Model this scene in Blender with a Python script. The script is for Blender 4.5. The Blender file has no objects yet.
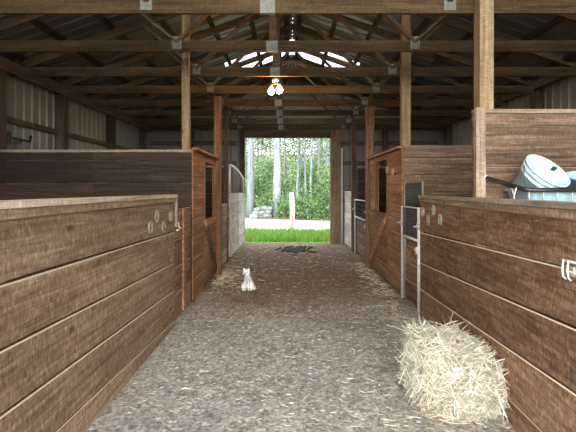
import bpy, bmesh, math, random
from mathutils import Vector, Matrix, noise
random.seed(7)
S = bpy.context.scene
C = S.collection
R = random.uniform
V = Vector

# ------------------------------------------------------------------ materials
def new_mat(name):
    m = bpy.data.materials.new(name); m.use_nodes = True
    nt = m.node_tree; nt.nodes.clear()
    out = nt.nodes.new('ShaderNodeOutputMaterial')
    b = nt.nodes.new('ShaderNodeBsdfPrincipled')
    nt.links.new(b.outputs[0], out.inputs[0])
    return m, nt, b, out
def nd(nt, t, **kw):
    n = nt.nodes.new(t)
    for k, v in kw.items():
        if k in n.inputs.keys(): n.inputs[k].default_value = v
        else: setattr(n, k, v)
    return n
def ramp(nt, src, stops):
    r = nt.nodes.new('ShaderNodeValToRGB')
    e = r.color_ramp.elements
    while len(e) < len(stops): e.new(0.5)
    for k, (p, c) in enumerate(stops):
        e[k].position = p; e[k].color = (*c, 1) if len(c) == 3 else c
    nt.links.new(src, r.inputs[0]); return r
def mixc(nt, fac, a, b, mode='MIX'):
    n = nt.nodes.new('ShaderNodeMix'); n.data_type = 'RGBA'; n.blend_type = mode
    for sock, v in ((n.inputs[0], fac), (n.inputs[6], a), (n.inputs[7], b)):
        if isinstance(v, (int, float)): sock.default_value = v
        elif isinstance(v, tuple): sock.default_value = (*v, 1)
        else: nt.links.new(v, sock)
    return n.outputs[2]
def coords(nt, scale, rnd_shift=True):
    tc = nt.nodes.new('ShaderNodeTexCoord')
    v = tc.outputs['Object']
    if rnd_shift:
        at = nd(nt, 'ShaderNodeAttribute', attribute_name='rnd')
        m = nd(nt, 'ShaderNodeMath', operation='MULTIPLY'); m.inputs[1].default_value = 37.0
        nt.links.new(at.outputs['Fac'], m.inputs[0])
        oi = nt.nodes.new('ShaderNodeObjectInfo')
        m2 = nd(nt, 'ShaderNodeMath', operation='MULTIPLY_ADD'); m2.inputs[1].default_value = 19.0
        nt.links.new(oi.outputs['Random'], m2.inputs[0]); nt.links.new(m.outputs[0], m2.inputs[2])
        a = nd(nt, 'ShaderNodeVectorMath', operation='ADD')
        nt.links.new(v, a.inputs[0]); nt.links.new(m2.outputs[0], a.inputs[1]); v = a.outputs[0]
    mp = nt.nodes.new('ShaderNodeMapping'); mp.inputs['Scale'].default_value = scale
    nt.links.new(v, mp.inputs[0]); return mp.outputs[0]
def wood(name, dark, mid, light, axis, rough=.8, worn=.35, worn_lit_c=(.45, .38, .31), vary=.35, saw=.28):
    m, nt, b, out = new_mat(name)
    sc = [14, 14, 14]; sc[axis] = .6 if axis != 1 else .5
    g = nd(nt, 'ShaderNodeTexNoise', Scale=2.2, Detail=7.0, Roughness=.65, Distortion=.6)
    nt.links.new(coords(nt, sc), g.inputs['Vector'])
    col = ramp(nt, g.outputs['Fac'], [(.3, dark), (.5, mid), (.72, light)]).outputs[0]
    # broad staining
    s2 = [1.6, 1.6, 1.6]; s2[axis] = .6
    st = nd(nt, 'ShaderNodeTexNoise', Scale=1.5, Detail=4.0, Roughness=.6)
    nt.links.new(coords(nt, s2), st.inputs['Vector'])
    sr = ramp(nt, st.outputs['Fac'], [(.35, (.55, .51, .48)), (.58, (1.0, 1.0, 1.0))])
    col = mixc(nt, .75, col, sr.outputs[0], 'MULTIPLY')
    # scuffs and bare worn streaks
    w = [9, 9, 9]; w[axis] = 2.2
    wn = nd(nt, 'ShaderNodeTexNoise', Scale=3.0, Detail=6.0, Roughness=.75)
    nt.links.new(coords(nt, w), wn.inputs['Vector'])
    wr = ramp(nt, wn.outputs['Fac'], [(.55, (0, 0, 0)), (.72, (worn, worn, worn))])
    col = mixc(nt, wr.outputs[0], col, worn_lit_c)
    # rough-sawn marks across the grain
    q = [30, 30, 30]; q[axis] = 55; q[2 if axis != 2 else 0] = 11
    sn = nd(nt, 'ShaderNodeTexNoise', Scale=1.6, Detail=5.0, Roughness=.8)
    nt.links.new(coords(nt, q), sn.inputs['Vector'])
    qr = ramp(nt, sn.outputs['Fac'], [(.34, (.28, .25, .23)), (.48, (.95, .95, .95)), (.66, (1.7, 1.66, 1.6))])
    col = mixc(nt, saw, col, qr.outputs[0], 'MULTIPLY')
    # weathered flecks, pale and dark
    q = [75, 75, 75]; q[2 if axis != 2 else 0] = 32; q[axis] = 60
    fv = nd(nt, 'ShaderNodeTexVoronoi', Scale=1.0); nt.links.new(coords(nt, q), fv.inputs['Vector'])
    fs_ = nt.nodes.new('ShaderNodeSeparateColor'); nt.links.new(fv.outputs['Color'], fs_.inputs[0])
    fr = ramp(nt, fs_.outputs[0], [(0, (.42, .40, .38)), (.25, (.85, .85, .85)), (.75, (1.08, 1.08, 1.08)), (1, (1.75, 1.72, 1.65))])
    col = mixc(nt, saw, col, fr.outputs[0], 'MULTIPLY')
    # knots
    k = [3.2, 3.2, 3.2]; k[axis] = 1.7
    vo = nd(nt, 'ShaderNodeTexVoronoi', Scale=1.3)
    nt.links.new(coords(nt, k), vo.inputs['Vector'])
    kr = ramp(nt, vo.outputs['Distance'], [(.05, (.3, .25, .22)), (.12, (1, 1, 1))])
    col = mixc(nt, .8, col, kr.outputs[0], 'MULTIPLY')
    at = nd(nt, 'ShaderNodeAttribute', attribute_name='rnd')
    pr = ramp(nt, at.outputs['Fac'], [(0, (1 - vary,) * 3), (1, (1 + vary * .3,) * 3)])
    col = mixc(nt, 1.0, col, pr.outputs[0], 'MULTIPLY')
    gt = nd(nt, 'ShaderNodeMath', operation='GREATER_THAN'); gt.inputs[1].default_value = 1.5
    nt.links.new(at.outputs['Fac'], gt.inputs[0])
    col = mixc(nt, gt.outputs[0], col, tuple(min(.85, c * 1.3) for c in worn_lit_c))     # sky light caught on top arrises, painted in as a paler colour
    nt.links.new(col, b.inputs['Base Color'])
    b.inputs['Roughness'].default_value = rough
    b.inputs['Specular IOR Level'].default_value = .25
    bp = nd(nt, 'ShaderNodeBump', Strength=.35, Distance=.004)
    nt.links.new(g.outputs['Fac'], bp.inputs['Height']); nt.links.new(bp.outputs[0], b.inputs['Normal'])
    return m
def plain(name, col, rough=.5, metal=0.0, var=.15, scale=8.0, bump=0.0):
    m, nt, b, out = new_mat(name)
    n = nd(nt, 'ShaderNodeTexNoise', Scale=scale, Detail=5.0, Roughness=.6)
    nt.links.new(coords(nt, (1, 1, 1), False), n.inputs['Vector'])
    r = ramp(nt, n.outputs['Fac'], [(.3, tuple(c * (1 - var) for c in col)), (.7, tuple(min(1, c * (1 + var)) for c in col))])
    nt.links.new(r.outputs[0], b.inputs['Base Color'])
    b.inputs['Roughness'].default_value = rough; b.inputs['Metallic'].default_value = metal
    if bump:
        bp = nd(nt, 'ShaderNodeBump', Strength=bump, Distance=.01)
        nt.links.new(n.outputs['Fac'], bp.inputs['Height']); nt.links.new(bp.outputs[0], b.inputs['Normal'])
    return m
def bladed(name, stops, trans=0.0, rough=.7):
    """colour picked per blade / leaf from the mesh attribute 'rnd'"""
    m, nt, b, out = new_mat(name)
    at = nd(nt, 'ShaderNodeAttribute', attribute_name='rnd')
    r = ramp(nt, at.outputs['Fac'], stops)
    nt.links.new(r.outputs[0], b.inputs['Base Color']); b.inputs['Roughness'].default_value = rough
    b.inputs['Specular IOR Level'].default_value = .2
    if trans:
        t = nt.nodes.new('ShaderNodeBsdfTranslucent'); nt.links.new(r.outputs[0], t.inputs[0])
        mx = nt.nodes.new('ShaderNodeMixShader'); mx.inputs[0].default_value = trans
        nt.links.new(b.outputs[0], mx.inputs[1]); nt.links.new(t.outputs[0], mx.inputs[2])
        nt.links.new(mx.outputs[0], out.inputs[0])
    return m

M = {}
BR = ((.19, .125, .08), (.35, .245, .165), (.55, .42, .305))
M['stall_y'] = wood('weathered_brown_boards_y', *BR, 1, saw=.5)
M['stall_yr'] = wood('red_brown_boards_y', (.12, .064, .036), (.245, .140, .084), (.42, .275, .18), 1, worn=.55, worn_lit_c=(.6, .48, .37), saw=.5)
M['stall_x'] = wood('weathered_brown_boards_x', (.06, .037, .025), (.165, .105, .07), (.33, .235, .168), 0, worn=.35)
M['stall_xd'] = wood('dark_boards_x', (.018, .011, .007), (.042, .026, .017), (.085, .056, .038), 0, worn=.15, worn_lit_c=(.13, .095, .07))
M['stall_z'] = wood('weathered_brown_boards_z', *BR, 2)
M['orange_y'] = wood('orange_brown_boards_y', (.14, .06, .029), (.345, .17, .09), (.54, .32, .19), 1, worn=.2, worn_lit_c=(.5, .33, .2))
M['orange_z'] = wood('orange_brown_boards_z', (.085, .042, .022), (.20, .105, .058), (.33, .2, .12), 2, worn=.2, worn_lit_c=(.5, .33, .2))
M['cap_y'] = wood('bleached_rail_y', (.32, .24, .18), (.56, .45, .36), (.74, .65, .55), 1, worn=.5, worn_lit_c=(.66, .58, .5))
M['cap_x'] = wood('bleached_rail_x', (.16, .11, .08), (.3, .22, .16), (.46, .36, .28), 0, worn=.4)
M['trim_z'] = wood('bleached_trim_z', (.17, .12, .085), (.31, .235, .18), (.46, .38, .31), 2, worn=.4, worn_lit_c=(.62, .56, .5))
M['post_z'] = wood('post_timber_z', (.15, .095, .055), (.31, .21, .125), (.47, .35, .23), 2, worn=.2)
M['darkpost_z'] = wood('dark_post_timber_z', (.045, .03, .02), (.10, .068, .046), (.17, .12, .085), 2, worn=.1)
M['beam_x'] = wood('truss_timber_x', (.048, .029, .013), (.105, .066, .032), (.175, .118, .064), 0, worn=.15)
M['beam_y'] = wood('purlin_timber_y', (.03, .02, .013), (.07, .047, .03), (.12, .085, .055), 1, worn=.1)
M['darkbeam_y'] = wood('girt_timber_y', (.09, .06, .04), (.19, .13, .085), (.3, .215, .15), 1, worn=.1)
M['darkbeam_x'] = wood('girt_timber_x', (.055, .036, .025), (.125, .085, .056), (.2, .15, .1), 0, worn=.1)
M['white_y'] = wood('whitewashed_boards_y', (.36, .34, .30), (.62, .60, .55), (.8, .78, .73), 1, worn=.35, worn_lit_c=(.42, .36, .3), vary=.15)
M['galv'] = plain('galvanised_steel', (.5, .5, .49), .4, .6)
M['pipe'] = plain('pale_painted_pipe', (.66, .65, .62), .45, .1, .2, 20)
M['plate'] = plain('galvanised_plate', (.19, .2, .18), .5, .3, .25, 30)
M['iron'] = plain('old_iron', (.30, .27, .25), .5, .6, .3, 20)
M['shoe'] = plain('worn_horseshoe_steel', (.36, .31, .27), .4, .35, .25, 20)
M['dark_iron'] = plain('dark_iron', (.035, .032, .03), .5, .4)
M['black'] = plain('black_painted_tube', (.018, .018, .02), .35, 0, .2)
M['wire'] = plain('dark_wire', (.05, .05, .05), .5, .4)
M['bucket'] = plain('white_blue_plastic', (.56, .76, .82), .4, 0, .06)
M['tub'] = plain('pale_blue_plastic', (.45, .68, .79), .4, 0, .08)
M['cord'] = plain('pale_cord', (.7, .68, .62), .7)
M['roof'] = plain('bare_roof_sheet', (.17, .175, .17), .42, .4, .12, 2.0)
M['endsheet'] = plain('shaded_wall_sheet', (.15, .15, .135), .5, .1, .1, 2.0)  # same sheet as the side walls, with the end wall's shade in its colour
M['wallsheet'] = plain('beige_wall_sheet', (.25, .23, .19), .5, .1, .1, 2.0)
M['socket'] = plain('ceramic_socket', (.75, .72, .66), .4)
M['rock'] = plain('grey_rock', (.13, .14, .14), .85, 0, .4, 6, .8)
M['manure'] = plain('dark_clods', (.08, .06, .045), .9, 0, .4, 30, .8)
M['bark'] = wood('pale_bark_z', (.06, .07, .075), (.17, .20, .22), (.30, .34, .37), 2, worn=.3, worn_lit_c=(.3, .32, .3))
M['twig'] = plain('grey_bark', (.13, .135, .13), .85, 0, .3, 12)
M['fencepost'] = wood('silvered_post_z', (.4, .36, .3), (.6, .56, .49), (.75, .71, .64), 2, worn=.2)
M['leaf'] = bladed('spring_leaf', [(0, (.03, .07, .02)), (.5, (.08, .165, .05)), (1, (.23, .35, .14))], .4)
M['leafpale'] = bladed('pale_leaf', [(0, (.03, .055, .03)), (.5, (.09, .15, .08)), (1, (.24, .31, .20))], .4)
M['grass'] = bladed('bright_grass', [(0, (.05, .14, .02)), (.5, (.15, .32, .045)), (1, (.38, .52, .14))], .4)
M['straw'] = bladed('golden_straw', [(0, (.28, .235, .15)), (.35, (.52, .475, .37)), (.75, (.75, .72, .62)), (1, (.90, .89, .83))], .1)
M['litter'] = bladed('dull_straw', [(0, (.26, .20, .13)), (.5, (.52, .45, .34)), (1, (.80, .75, .64))], 0)
M['fur'] = plain('white_fur', (.80, .79, .76), .9, 0, .08, 30, .3)
M['furshade'] = plain('shaded_fur', (.42, .48, .56), .9, 0, .15, 40)
M['eye'] = plain('cat_eye', (.10, .11, .05), .15, 0, .1)
M['nose'] = plain('cat_nose', (.5, .28, .26), .5)

def m_floor():
    m, nt, b, out = new_mat('trodden_dirt')
    c = coords(nt, (1, 1, 1), False)
    n1 = nd(nt, 'ShaderNodeTexNoise', Scale=30.0, Detail=10.0, Roughness=.88); nt.links.new(c, n1.inputs['Vector'])
    n2 = nd(nt, 'ShaderNodeTexNoise', Scale=1.1, Detail=4.0, Roughness=.6); nt.links.new(c, n2.inputs['Vector'])
    n3 = nd(nt, 'ShaderNodeTexNoise', Scale=7.0, Detail=6.0, Roughness=.7); nt.links.new(c, n3.inputs['Vector'])
    grey = ramp(nt, n1.outputs['Fac'], [(.3, (.14, .132, .122)), (.5, (.50, .485, .46)), (.64, (.95, .93, .89))]).outputs[0]
    brown = ramp(nt, n1.outputs['Fac'], [(.3, (.07, .048, .034)), (.5, (.24, .18, .135)), (.66, (.56, .45, .35))]).outputs[0]
    # grey towards the front doorway, darker brown further in
    sx = nt.nodes.new('ShaderNodeSeparateXYZ'); nt.links.new(c, sx.inputs[0])
    mr = nd(nt, 'ShaderNodeMapRange'); mr.inputs[1].default_value = 4.5; mr.inputs[2].default_value = 9.0
    nt.links.new(sx.outputs['Y'], mr.inputs[0])
    ad = nd(nt, 'ShaderNodeMath', operation='MULTIPLY_ADD'); ad.inputs[1].default_value = .9
    nt.links.new(n2.outputs['Fac'], ad.inputs[0]); nt.links.new(mr.outputs[0], ad.inputs[2])
    f = ramp(nt, ad.outputs[0], [(.45, (0, 0, 0)), (1.0, (1, 1, 1))]).outputs[0]
    col = mixc(nt, f, grey, brown)
    d = ramp(nt, n3.outputs['Fac'], [(.36, (.62, .58, .55)), (.55, (1, 1, 1))]).outputs[0]
    col = mixc(nt, .8, col, d, 'MULTIPLY')
    cv = nd(nt, 'ShaderNodeTexVoronoi', Scale=42.0); nt.links.new(c, cv.inputs['Vector'])
    cs = nt.nodes.new('ShaderNodeSeparateColor'); nt.links.new(cv.outputs['Color'], cs.inputs[0])
    cr = ramp(nt, cs.outputs[0], [(0, (.40, .39, .38)), (.3, (.85, .85, .85)), (.72, (1.05, 1.05, 1.05)), (1, (1.7, 1.68, 1.62))]).outputs[0]
    col = mixc(nt, .7, col, cr, 'MULTIPLY')
    # flecks of chaff
    vo = nd(nt, 'ShaderNodeTexVoronoi', Scale=1.0)
    mp = nt.nodes.new('ShaderNodeMapping'); mp.inputs['Scale'].default_value = (26, 75, 40); mp.inputs['Rotation'].default_value = (0, 0, .3)
    nt.links.new(c, mp.inputs[0]); nt.links.new(mp.outputs[0], vo.inputs['Vector'])
    fl = ramp(nt, vo.outputs['Distance'], [(.17, (.55, .55, .55)), (.26, (0, 0, 0))]).outputs[0]
    col = mixc(nt, fl, col, (.62, .55, .42))
    nt.links.new(col, b.inputs['Base Color']); b.inputs['Roughness'].default_value = .95
    b.inputs['Specular IOR Level'].default_value = .1
    bp = nd(nt, 'ShaderNodeBump', Strength=.9, Distance=.03)
    nt.links.new(n1.outputs['Fac'], bp.inputs['Height']); nt.links.new(bp.outputs[0], b.inputs['Normal'])
    return m
M['floor'] = m_floor()
M['turf'] = plain('turf', (.16, .33, .05), .95, 0, .4, 6)
M['road'] = plain('white_gravel', (.74, .73, .70), .9, 0, .12, 9)
M['forestfloor'] = plain('forest_floor', (.10, .13, .05), .95, 0, .5, 3)

def m_sky_panel():
    m, nt, b, out = new_mat('translucent_fibreglass')
    t = nt.nodes.new('ShaderNodeBsdfTranslucent'); t.inputs[0].default_value = (.85, .87, .86, 1)
    n = nd(nt, 'ShaderNodeTexNoise', Scale=4.0, Detail=3.0)
    r = ramp(nt, n.outputs['Fac'], [(.3, (.56, .58, .57)), (.7, (.66, .67, .66))]); nt.links.new(r.outputs[0], t.inputs[0])
    b.inputs['Base Color'].default_value = (.8, .82, .8, 1); b.inputs['Roughness'].default_value = .4
    mx = nt.nodes.new('ShaderNodeMixShader'); mx.inputs[0].default_value = .85
    nt.links.new(b.outputs[0], mx.inputs[1]); nt.links.new(t.outputs[0], mx.inputs[2]); nt.links.new(mx.outputs[0], out.inputs[0])
    return m
M['skypanel'] = m_sky_panel()
def m_bulb():
    m, nt, b, out = new_mat('lit_bulb')
    b.inputs['Base Color'].default_value = (1, .9, .7, 1)
    b.inputs['Emission Color'].default_value = (1, .58, .22, 1); b.inputs['Emission Strength'].default_value = BULB
    return m
BULB = 160.0
M['bulb'] = m_bulb()

# ------------------------------------------------------------------ mesh helpers
def nbm():
    bm = bmesh.new(); bm.faces.layers.float.new('rnd'); return bm
def paint(bm, fs, rnd=None):
    l = bm.faces.layers.float['rnd']; r = random.random() if rnd is None else rnd
    for f in fs: f[l] = r
def hexa(bm, p, rnd=None):
    """p: 8 points, bottom loop then top loop"""
    v = [bm.verts.new(q) for q in p]
    fs = [bm.faces.new([v[i] for i in idx]) for idx in ((3, 2, 1, 0), (4, 5, 6, 7), (0, 1, 5, 4), (1, 2, 6, 5), (2, 3, 7, 6), (3, 0, 4, 7))]
    paint(bm, fs, rnd); return fs
def box(bm, x0, x1, y0, y1, z0, z1, rnd=None):
    return hexa(bm, [(x0, y0, z0), (x1, y0, z0), (x1, y1, z0), (x0, y1, z0), (x0, y0, z1), (x1, y0, z1), (x1, y1, z1), (x0, y1, z1)], rnd)
def slab(bm, p0, p1, z0, z1, t, rnd=None):
    """upright board from p0 to p1 (xy), thickness t towards the left of p0->p1 (negative: right)"""
    p0 = V((*p0, 0)); p1 = V((*p1, 0)); d = (p1 - p0).normalized(); n = V((-d.y, d.x, 0)) * t
    q = [p0, p1, p1 + n, p0 + n]
    hexa(bm, [(a.x, a.y, z0) for a in q] + [(a.x, a.y, z1) for a in q], rnd)
def bar(bm, a, b, w, h, up=(0, 0, 1), rnd=None):
    """square timber from a to b, w across, h along up"""
    a, b = V(a), V(b); d = (b - a).normalized(); s = d.cross(V(up)).normalized(); u = s.cross(d).normalized()
    s = s * w / 2; u = u * h / 2
    hexa(bm, [a - s - u, a + s - u, b + s - u, b - s - u, a - s + u, a + s + u, b + s + u, b - s + u], rnd)
def tube(bm, pts, r, seg=8, closed=False, caps=True, rnd=None):
    pts = [V(p) for p in pts]; n = len(pts); rr = r if isinstance(r, (list, tuple)) else [r] * n
    rings = []; prev = None
    for i, p in enumerate(pts):
        a = pts[(i - 1) % n] if (closed or i) else p; b = pts[(i + 1) % n] if (closed or i < n - 1) else p
        t = (b - a).normalized()
        if prev is None:
            s = t.orthogonal().normalized()
        else:
            s = (prev - t * prev.dot(t)).normalized()
        prev = s; q = t.cross(s)
        rings.append([bm.verts.new(p + (s * math.cos(2 * math.pi * k / seg) + q * math.sin(2 * math.pi * k / seg)) * rr[i]) for k in range(seg)])
    fs = []
    for i in range(n if closed else n - 1):
        A, B = rings[i], rings[(i + 1) % n]
        for k in range(seg):
            f = bm.faces.new((A[k], A[(k + 1) % seg], B[(k + 1) % seg], B[k])); f.smooth = True; fs.append(f)
    if caps and not closed:
        fs.append(bm.faces.new(rings[0][::-1])); fs.append(bm.faces.new(rings[-1]))
    paint(bm, fs, rnd)
def lathe(bm, prof, seg=28, mtx=Matrix(), smooth=True):
    rings = []
    for r, z in prof:
        rings.append([bm.verts.new(mtx @ V((r * math.cos(2 * math.pi * k / seg), r * math.sin(2 * math.pi * k / seg), z))) for k in range(seg)])
    fs = []
    for A, B in zip(rings, rings[1:]):
        for k in range(seg):
            f = bm.faces.new((A[k], A[(k + 1) % seg], B[(k + 1) % seg], B[k])); f.smooth = smooth; fs.append(f)
    if prof[0][0] > 1e-4: fs.append(bm.faces.new(rings[0][::-1]))
    if prof[-1][0] > 1e-4: fs.append(bm.faces.new(rings[-1]))
    paint(bm, fs)
def ell(bm, c, r, mtx=None, seg=14, rings=9):
    m = Matrix.Translation(c) @ (mtx or Matrix()) @ Matrix.Diagonal((*r, 1))
    d = bmesh.ops.create_uvsphere(bm, u_segments=seg, v_segments=rings, radius=1, matrix=m)
    fs = {f for v in d['verts'] for f in v.link_faces}
    for f in fs: f.smooth = True
    paint(bm, fs)
def blade(bm, p, d, L, w, rnd=None, bend=.0):
    d = V(d).normalized(); s = d.cross(V((R(-1, 1), R(-1, 1), R(-1, 1)))).normalized() * w / 2
    m = V(p) + d * L * .55 + V((0, 0, bend * L))
    e = V(p) + d * L
    a = [bm.verts.new(V(p) - s), bm.verts.new(V(p) + s), bm.verts.new(m + s), bm.verts.new(m - s), bm.verts.new(e + s * .35), bm.verts.new(e - s * .35)]
    paint(bm, [bm.faces.new((a[0], a[1], a[2], a[3])), bm.faces.new((a[3], a[2], a[4], a[5]))], rnd)
def leafq(bm, p, s, rnd=None):
    a = V((R(-1, 1), R(-1, 1), R(-1, 1))).normalized(); b = a.orthogonal().normalized()
    b = Matrix.Rotation(R(0, 6.28), 3, a) @ b; c = a.cross(b)
    p = V(p)
    v = [bm.verts.new(p - b * s), bm.verts.new(p + c * s * .5), bm.verts.new(p + b * s), bm.verts.new(p - c * s * .5)]
    paint(bm, [bm.faces.new(v)], rnd)
def corr(bm, o, u, v, n, W, H, pitch=.23, depth=.022, rnd=None):
    """ribbed sheet: ribs run along v, spaced along u, raised along n"""
    o, u, v, n = V(o), V(u).normalized(), V(v).normalized(), V(n).normalized()
    prof = []; x = 0
    while x < W - 1e-6:
        for dx, dz in ((0, 0), (.60, 0), (.70, 1), (.84, 1), (.94, 0)):
            if x + dx * pitch < W: prof.append((x + dx * pitch, dz * depth))
        x += pitch
    prof.append((W, 0)); fs = []
    lo = [bm.verts.new(o + u * a + n * b) for a, b in prof]; hi = [bm.verts.new(o + u * a + n * b + v * H) for a, b in prof]
    for k in range(len(prof) - 1): fs.append(bm.faces.new((lo[k], lo[k + 1], hi[k + 1], hi[k])))
    paint(bm, fs, rnd)

def obj(name, bm, mat, parent=None, loc=None, label=None):
    """one mesh object; bm is in world coordinates, moved into the parent's space"""
    off = V(loc) if loc is not None else (parent_world(parent) if parent else V((0, 0, 0)))
    bmesh.ops.translate(bm, verts=bm.verts, vec=-off)
    me = bpy.data.meshes.new(name); bm.to_mesh(me); bm.free()
    me.materials.append(M[mat]); o = bpy.data.objects.new(name, me); C.objects.link(o)
    if parent:
        o.parent = parent; o.location = off - parent_world(parent)
    else: o.location = off
    if label: o['label'] = label
    return o
def parent_world(o):
    p = V((0, 0, 0))
    while o: p = p + o.location; o = o.parent
    return p
def tag(o, label, cat, group=None, kind=None):
    o['label'] = label; o['category'] = cat
    if group: o['group'] = group
    if kind: o['kind'] = kind
    return o
def thing(name, label, cat, loc, group=None):
    o = bpy.data.objects.new(name, None); o.empty_display_size = .1; C.objects.link(o); o.location = loc
    return tag(o, label, cat, group)
def solo(name, bm, mat, label, cat, loc=(0, 0, 0), group=None, kind=None):
    return tag(obj(name, bm, mat, None, loc), label, cat, group, kind)
def struct(name, bm, mat, label, cat):
    return tag(obj(name, bm, mat), label, cat, None, 'structure')
def dup(root, loc, label, rotz=None):
    r = root.copy(); C.objects.link(r); r.location = loc; r['label'] = label
    if rotz is not None: r.rotation_euler = (0, 0, rotz)
    for ch in list(root.children):
        c = ch.copy(); C.objects.link(c); c.parent = r
        for g in list(ch.children):
            d = g.copy(); C.objects.link(d); d.parent = c
    return r

F = 430.0; HZ = 190.0; CX = 288.0; EYE = 1.6
def at(px, py, d): return V(((px - CX) / F * d, d, EYE + (HZ - py) / F * d))

# ------------------------------------------------------------------ camera
cam = bpy.data.objects.new('camera', bpy.data.cameras.new('camera')); C.objects.link(cam)
cam.location = (0, 0, EYE); cam.rotation_euler = (math.pi / 2, 0, 0)
cam.data.sensor_width = 36; cam.data.lens = F / 576 * 36; cam.data.shift_y = -(216 - HZ) / 576
cam.data.clip_start = .05; cam.data.clip_end = 300
S.camera = cam

# ------------------------------------------------------------------ shell
XL, XR, YB, YF, RX = -4.3, 4.72, 13.0, -1.3, .1
SL = .355; ZE = 3.53
def zt(x): return ZE + ((XR - RX if x > RX else RX - XL) - abs(x - RX)) * SL
ZR = zt(RX)

bm = nbm()      # dirt floor with trodden bumps
NX, NY = 90, 150
gr = [[bm.verts.new((XL + (XR - XL) * i / NX, YF + (YB + .15 - YF) * j / NY, 0)) for i in range(NX + 1)] for j in range(NY + 1)]
for row in gr:
    for v in row:
        v.co.z = .012 * noise.noise(v.co * 2.3) + .010 * noise.noise(v.co * 7.0) - .008
for j in range(NY):
    for i in range(NX):
        f = bm.faces.new((gr[j][i], gr[j][i + 1], gr[j + 1][i + 1], gr[j + 1][i])); f.smooth = True
struct('floor', bm, 'floor', 'trodden grey brown dirt floor of the barn aisle with scattered chaff', 'floor')

def side_wall(name, X, sgn, label):
    bm = nbm(); corr(bm, (X, YF, 0), (0, 1, 0), (0, 0, 1), (sgn, 0, 0), YB - YF, 3.62, .22, .02)
    w = struct(name, bm, 'wallsheet', label, 'wall')
    Xi = X + sgn * .03
    for y in (-.6, 1.6, 3.9, 6.22, 8.0, 10.2, 12.4):
        b2 = nbm(); box(b2, min(Xi, Xi + sgn * .15), max(Xi, Xi + sgn * .15), y - .075, y + .075, -.02, 3.36 if sgn > 0 else 3.5)
        obj('wall_post', b2, 'darkpost_z', w)
    for z in (.9, 1.8, 2.62):
        b2 = nbm(); box(b2, min(Xi, Xi + sgn * .05), max(Xi, Xi + sgn * .05), YF, YB - .05, z, z + .09)
        obj('girt', b2, 'darkbeam_y', w)
    zb = 3.33 if sgn > 0 else 3.45
    b2 = nbm(); box(b2, min(Xi + sgn * .15, Xi + sgn * .19), max(Xi + sgn * .15, Xi + sgn * .19), YF, YB - .05, zb, zb + .17)
    obj('eave_beam', b2, 'darkbeam_y', w)
    return w
side_wall('wall_left', XL, 1, 'ribbed beige metal side wall with dark posts and girts, left of the stalls')
side_wall('wall_right', XR, -1, 'ribbed beige metal side wall with dark posts and girts, right of the stalls')

DL, DR, DT = -1.30, 1.27, 3.17      # rear doorway
bm = nbm()
corr(bm, (XL, YB, 0), (1, 0, 0), (0, 0, 1), (0, -1, 0), DL - XL - .15, 3.6, .22, .02)
corr(bm, (DR + .22, YB, 0), (1, 0, 0), (0, 0, 1), (0, -1, 0), XR - DR - .22, 3.6, .22, .02)
corr(bm, (DL - .15, YB, DT + .1), (1, 0, 0), (0, 0, 1), (0, -1, 0), DR - DL + .37, 3.6 - DT - .1, .22, .02)
v = [bm.verts.new(p) for p in ((XL, YB, 3.6), (XR, YB, 3.6), (RX, YB, ZR + .1))]; bm.faces.new(v)
wb = struct('wall_back', bm, 'endsheet', 'ribbed metal end wall around the open rear doorway', 'wall')
for z, a in ((2.35, 1), (2.95, 1), (1.2, 1), (3.56, 0)):
    for x0, x1 in (((XL + .2, DL - .25), (DR + .3, XR - .2)) if a else ((XL + .2, XR - .2),)):
        b2 = nbm(); box(b2, x0, x1, YB - .12, YB - .03, z, z + .12); obj('girt', b2, 'darkbeam_x', wb)
for x in (-2.9, 2.9):
    b2 = nbm(); box(b2, x - .08, x + .08, YB - .28, YB - .13, -.02, 3.5); obj('wall_post', b2, 'darkpost_z', wb)
# doorway frame
bm = nbm(); box(bm, DL - .02, DR + .02, YB - .10, YB + .06, DT, DT + .30)
d1 = struct('door_1', bm, 'darkbeam_x', 'timber frame of the tall open rear doorway', 'doorway')
b2 = nbm(); box(b2, DL - .16, DL, YB - .10, YB + .08, -.02, DT + .30); obj('door_jamb', b2, 'darkpost_z', d1)
b2 = nbm(); box(b2, DR, DR + .24, YB - .10, YB + .08, -.02, DT + .30); obj('door_jamb', b2, 'post_z', d1)

bm = nbm()      # front gable behind the viewer with its wide doorway
FL, FR, FT = -2.5, 3.6, 3.45
box(bm, XL, FL, YF - .05, YF, -.02, 3.6); box(bm, FR, XR, YF - .05, YF, -.02, 3.6)
struct('wall_front', bm, 'darkbeam_x', 'front end wall of the barn beside its wide open end', 'wall')

# roof sheets (ribs run down the slope)
SK0, SK1, SKX = 10.15, 11.25, 1.6
bm = nbm()
def slope_sheet(bm, sgn, y0, y1, xa, xb):
    """xa nearer the eave, xb nearer the ridge (distances from ridge)"""
    L = math.hypot(xa - xb, (xa - xb) * SL)
    o = (RX + sgn * xa, y0, ZR - xa * SL + .065)
    corr(bm, o, (0, 1, 0), (-sgn, 0, SL), (sgn * SL, 0, 1), y1 - y0, L, .23, .02)
for sgn, E in ((-1, RX - XL + .25), (1, XR - RX + .25)):
    slope_sheet(bm, sgn, YF - .3, SK0, E, 0); slope_sheet(bm, sgn, SK1, YB + .3, E, 0); slope_sheet(bm, sgn, SK0, SK1, E, SKX)
struct('ceiling', bm, 'roof', 'underside of the ribbed bare metal roof', 'roof')
for k, sgn in ((1, -1), (2, 1)):
    bm = nbm(); slope_sheet(bm, sgn, SK0 - .02, SK1 + .02, SKX, 0)
    struct('window_%d' % k, bm, 'skypanel', 'bright translucent roof panel on the %s slope near the ridge' % ('left' if sgn < 0 else 'right'), 'skylight')

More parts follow.
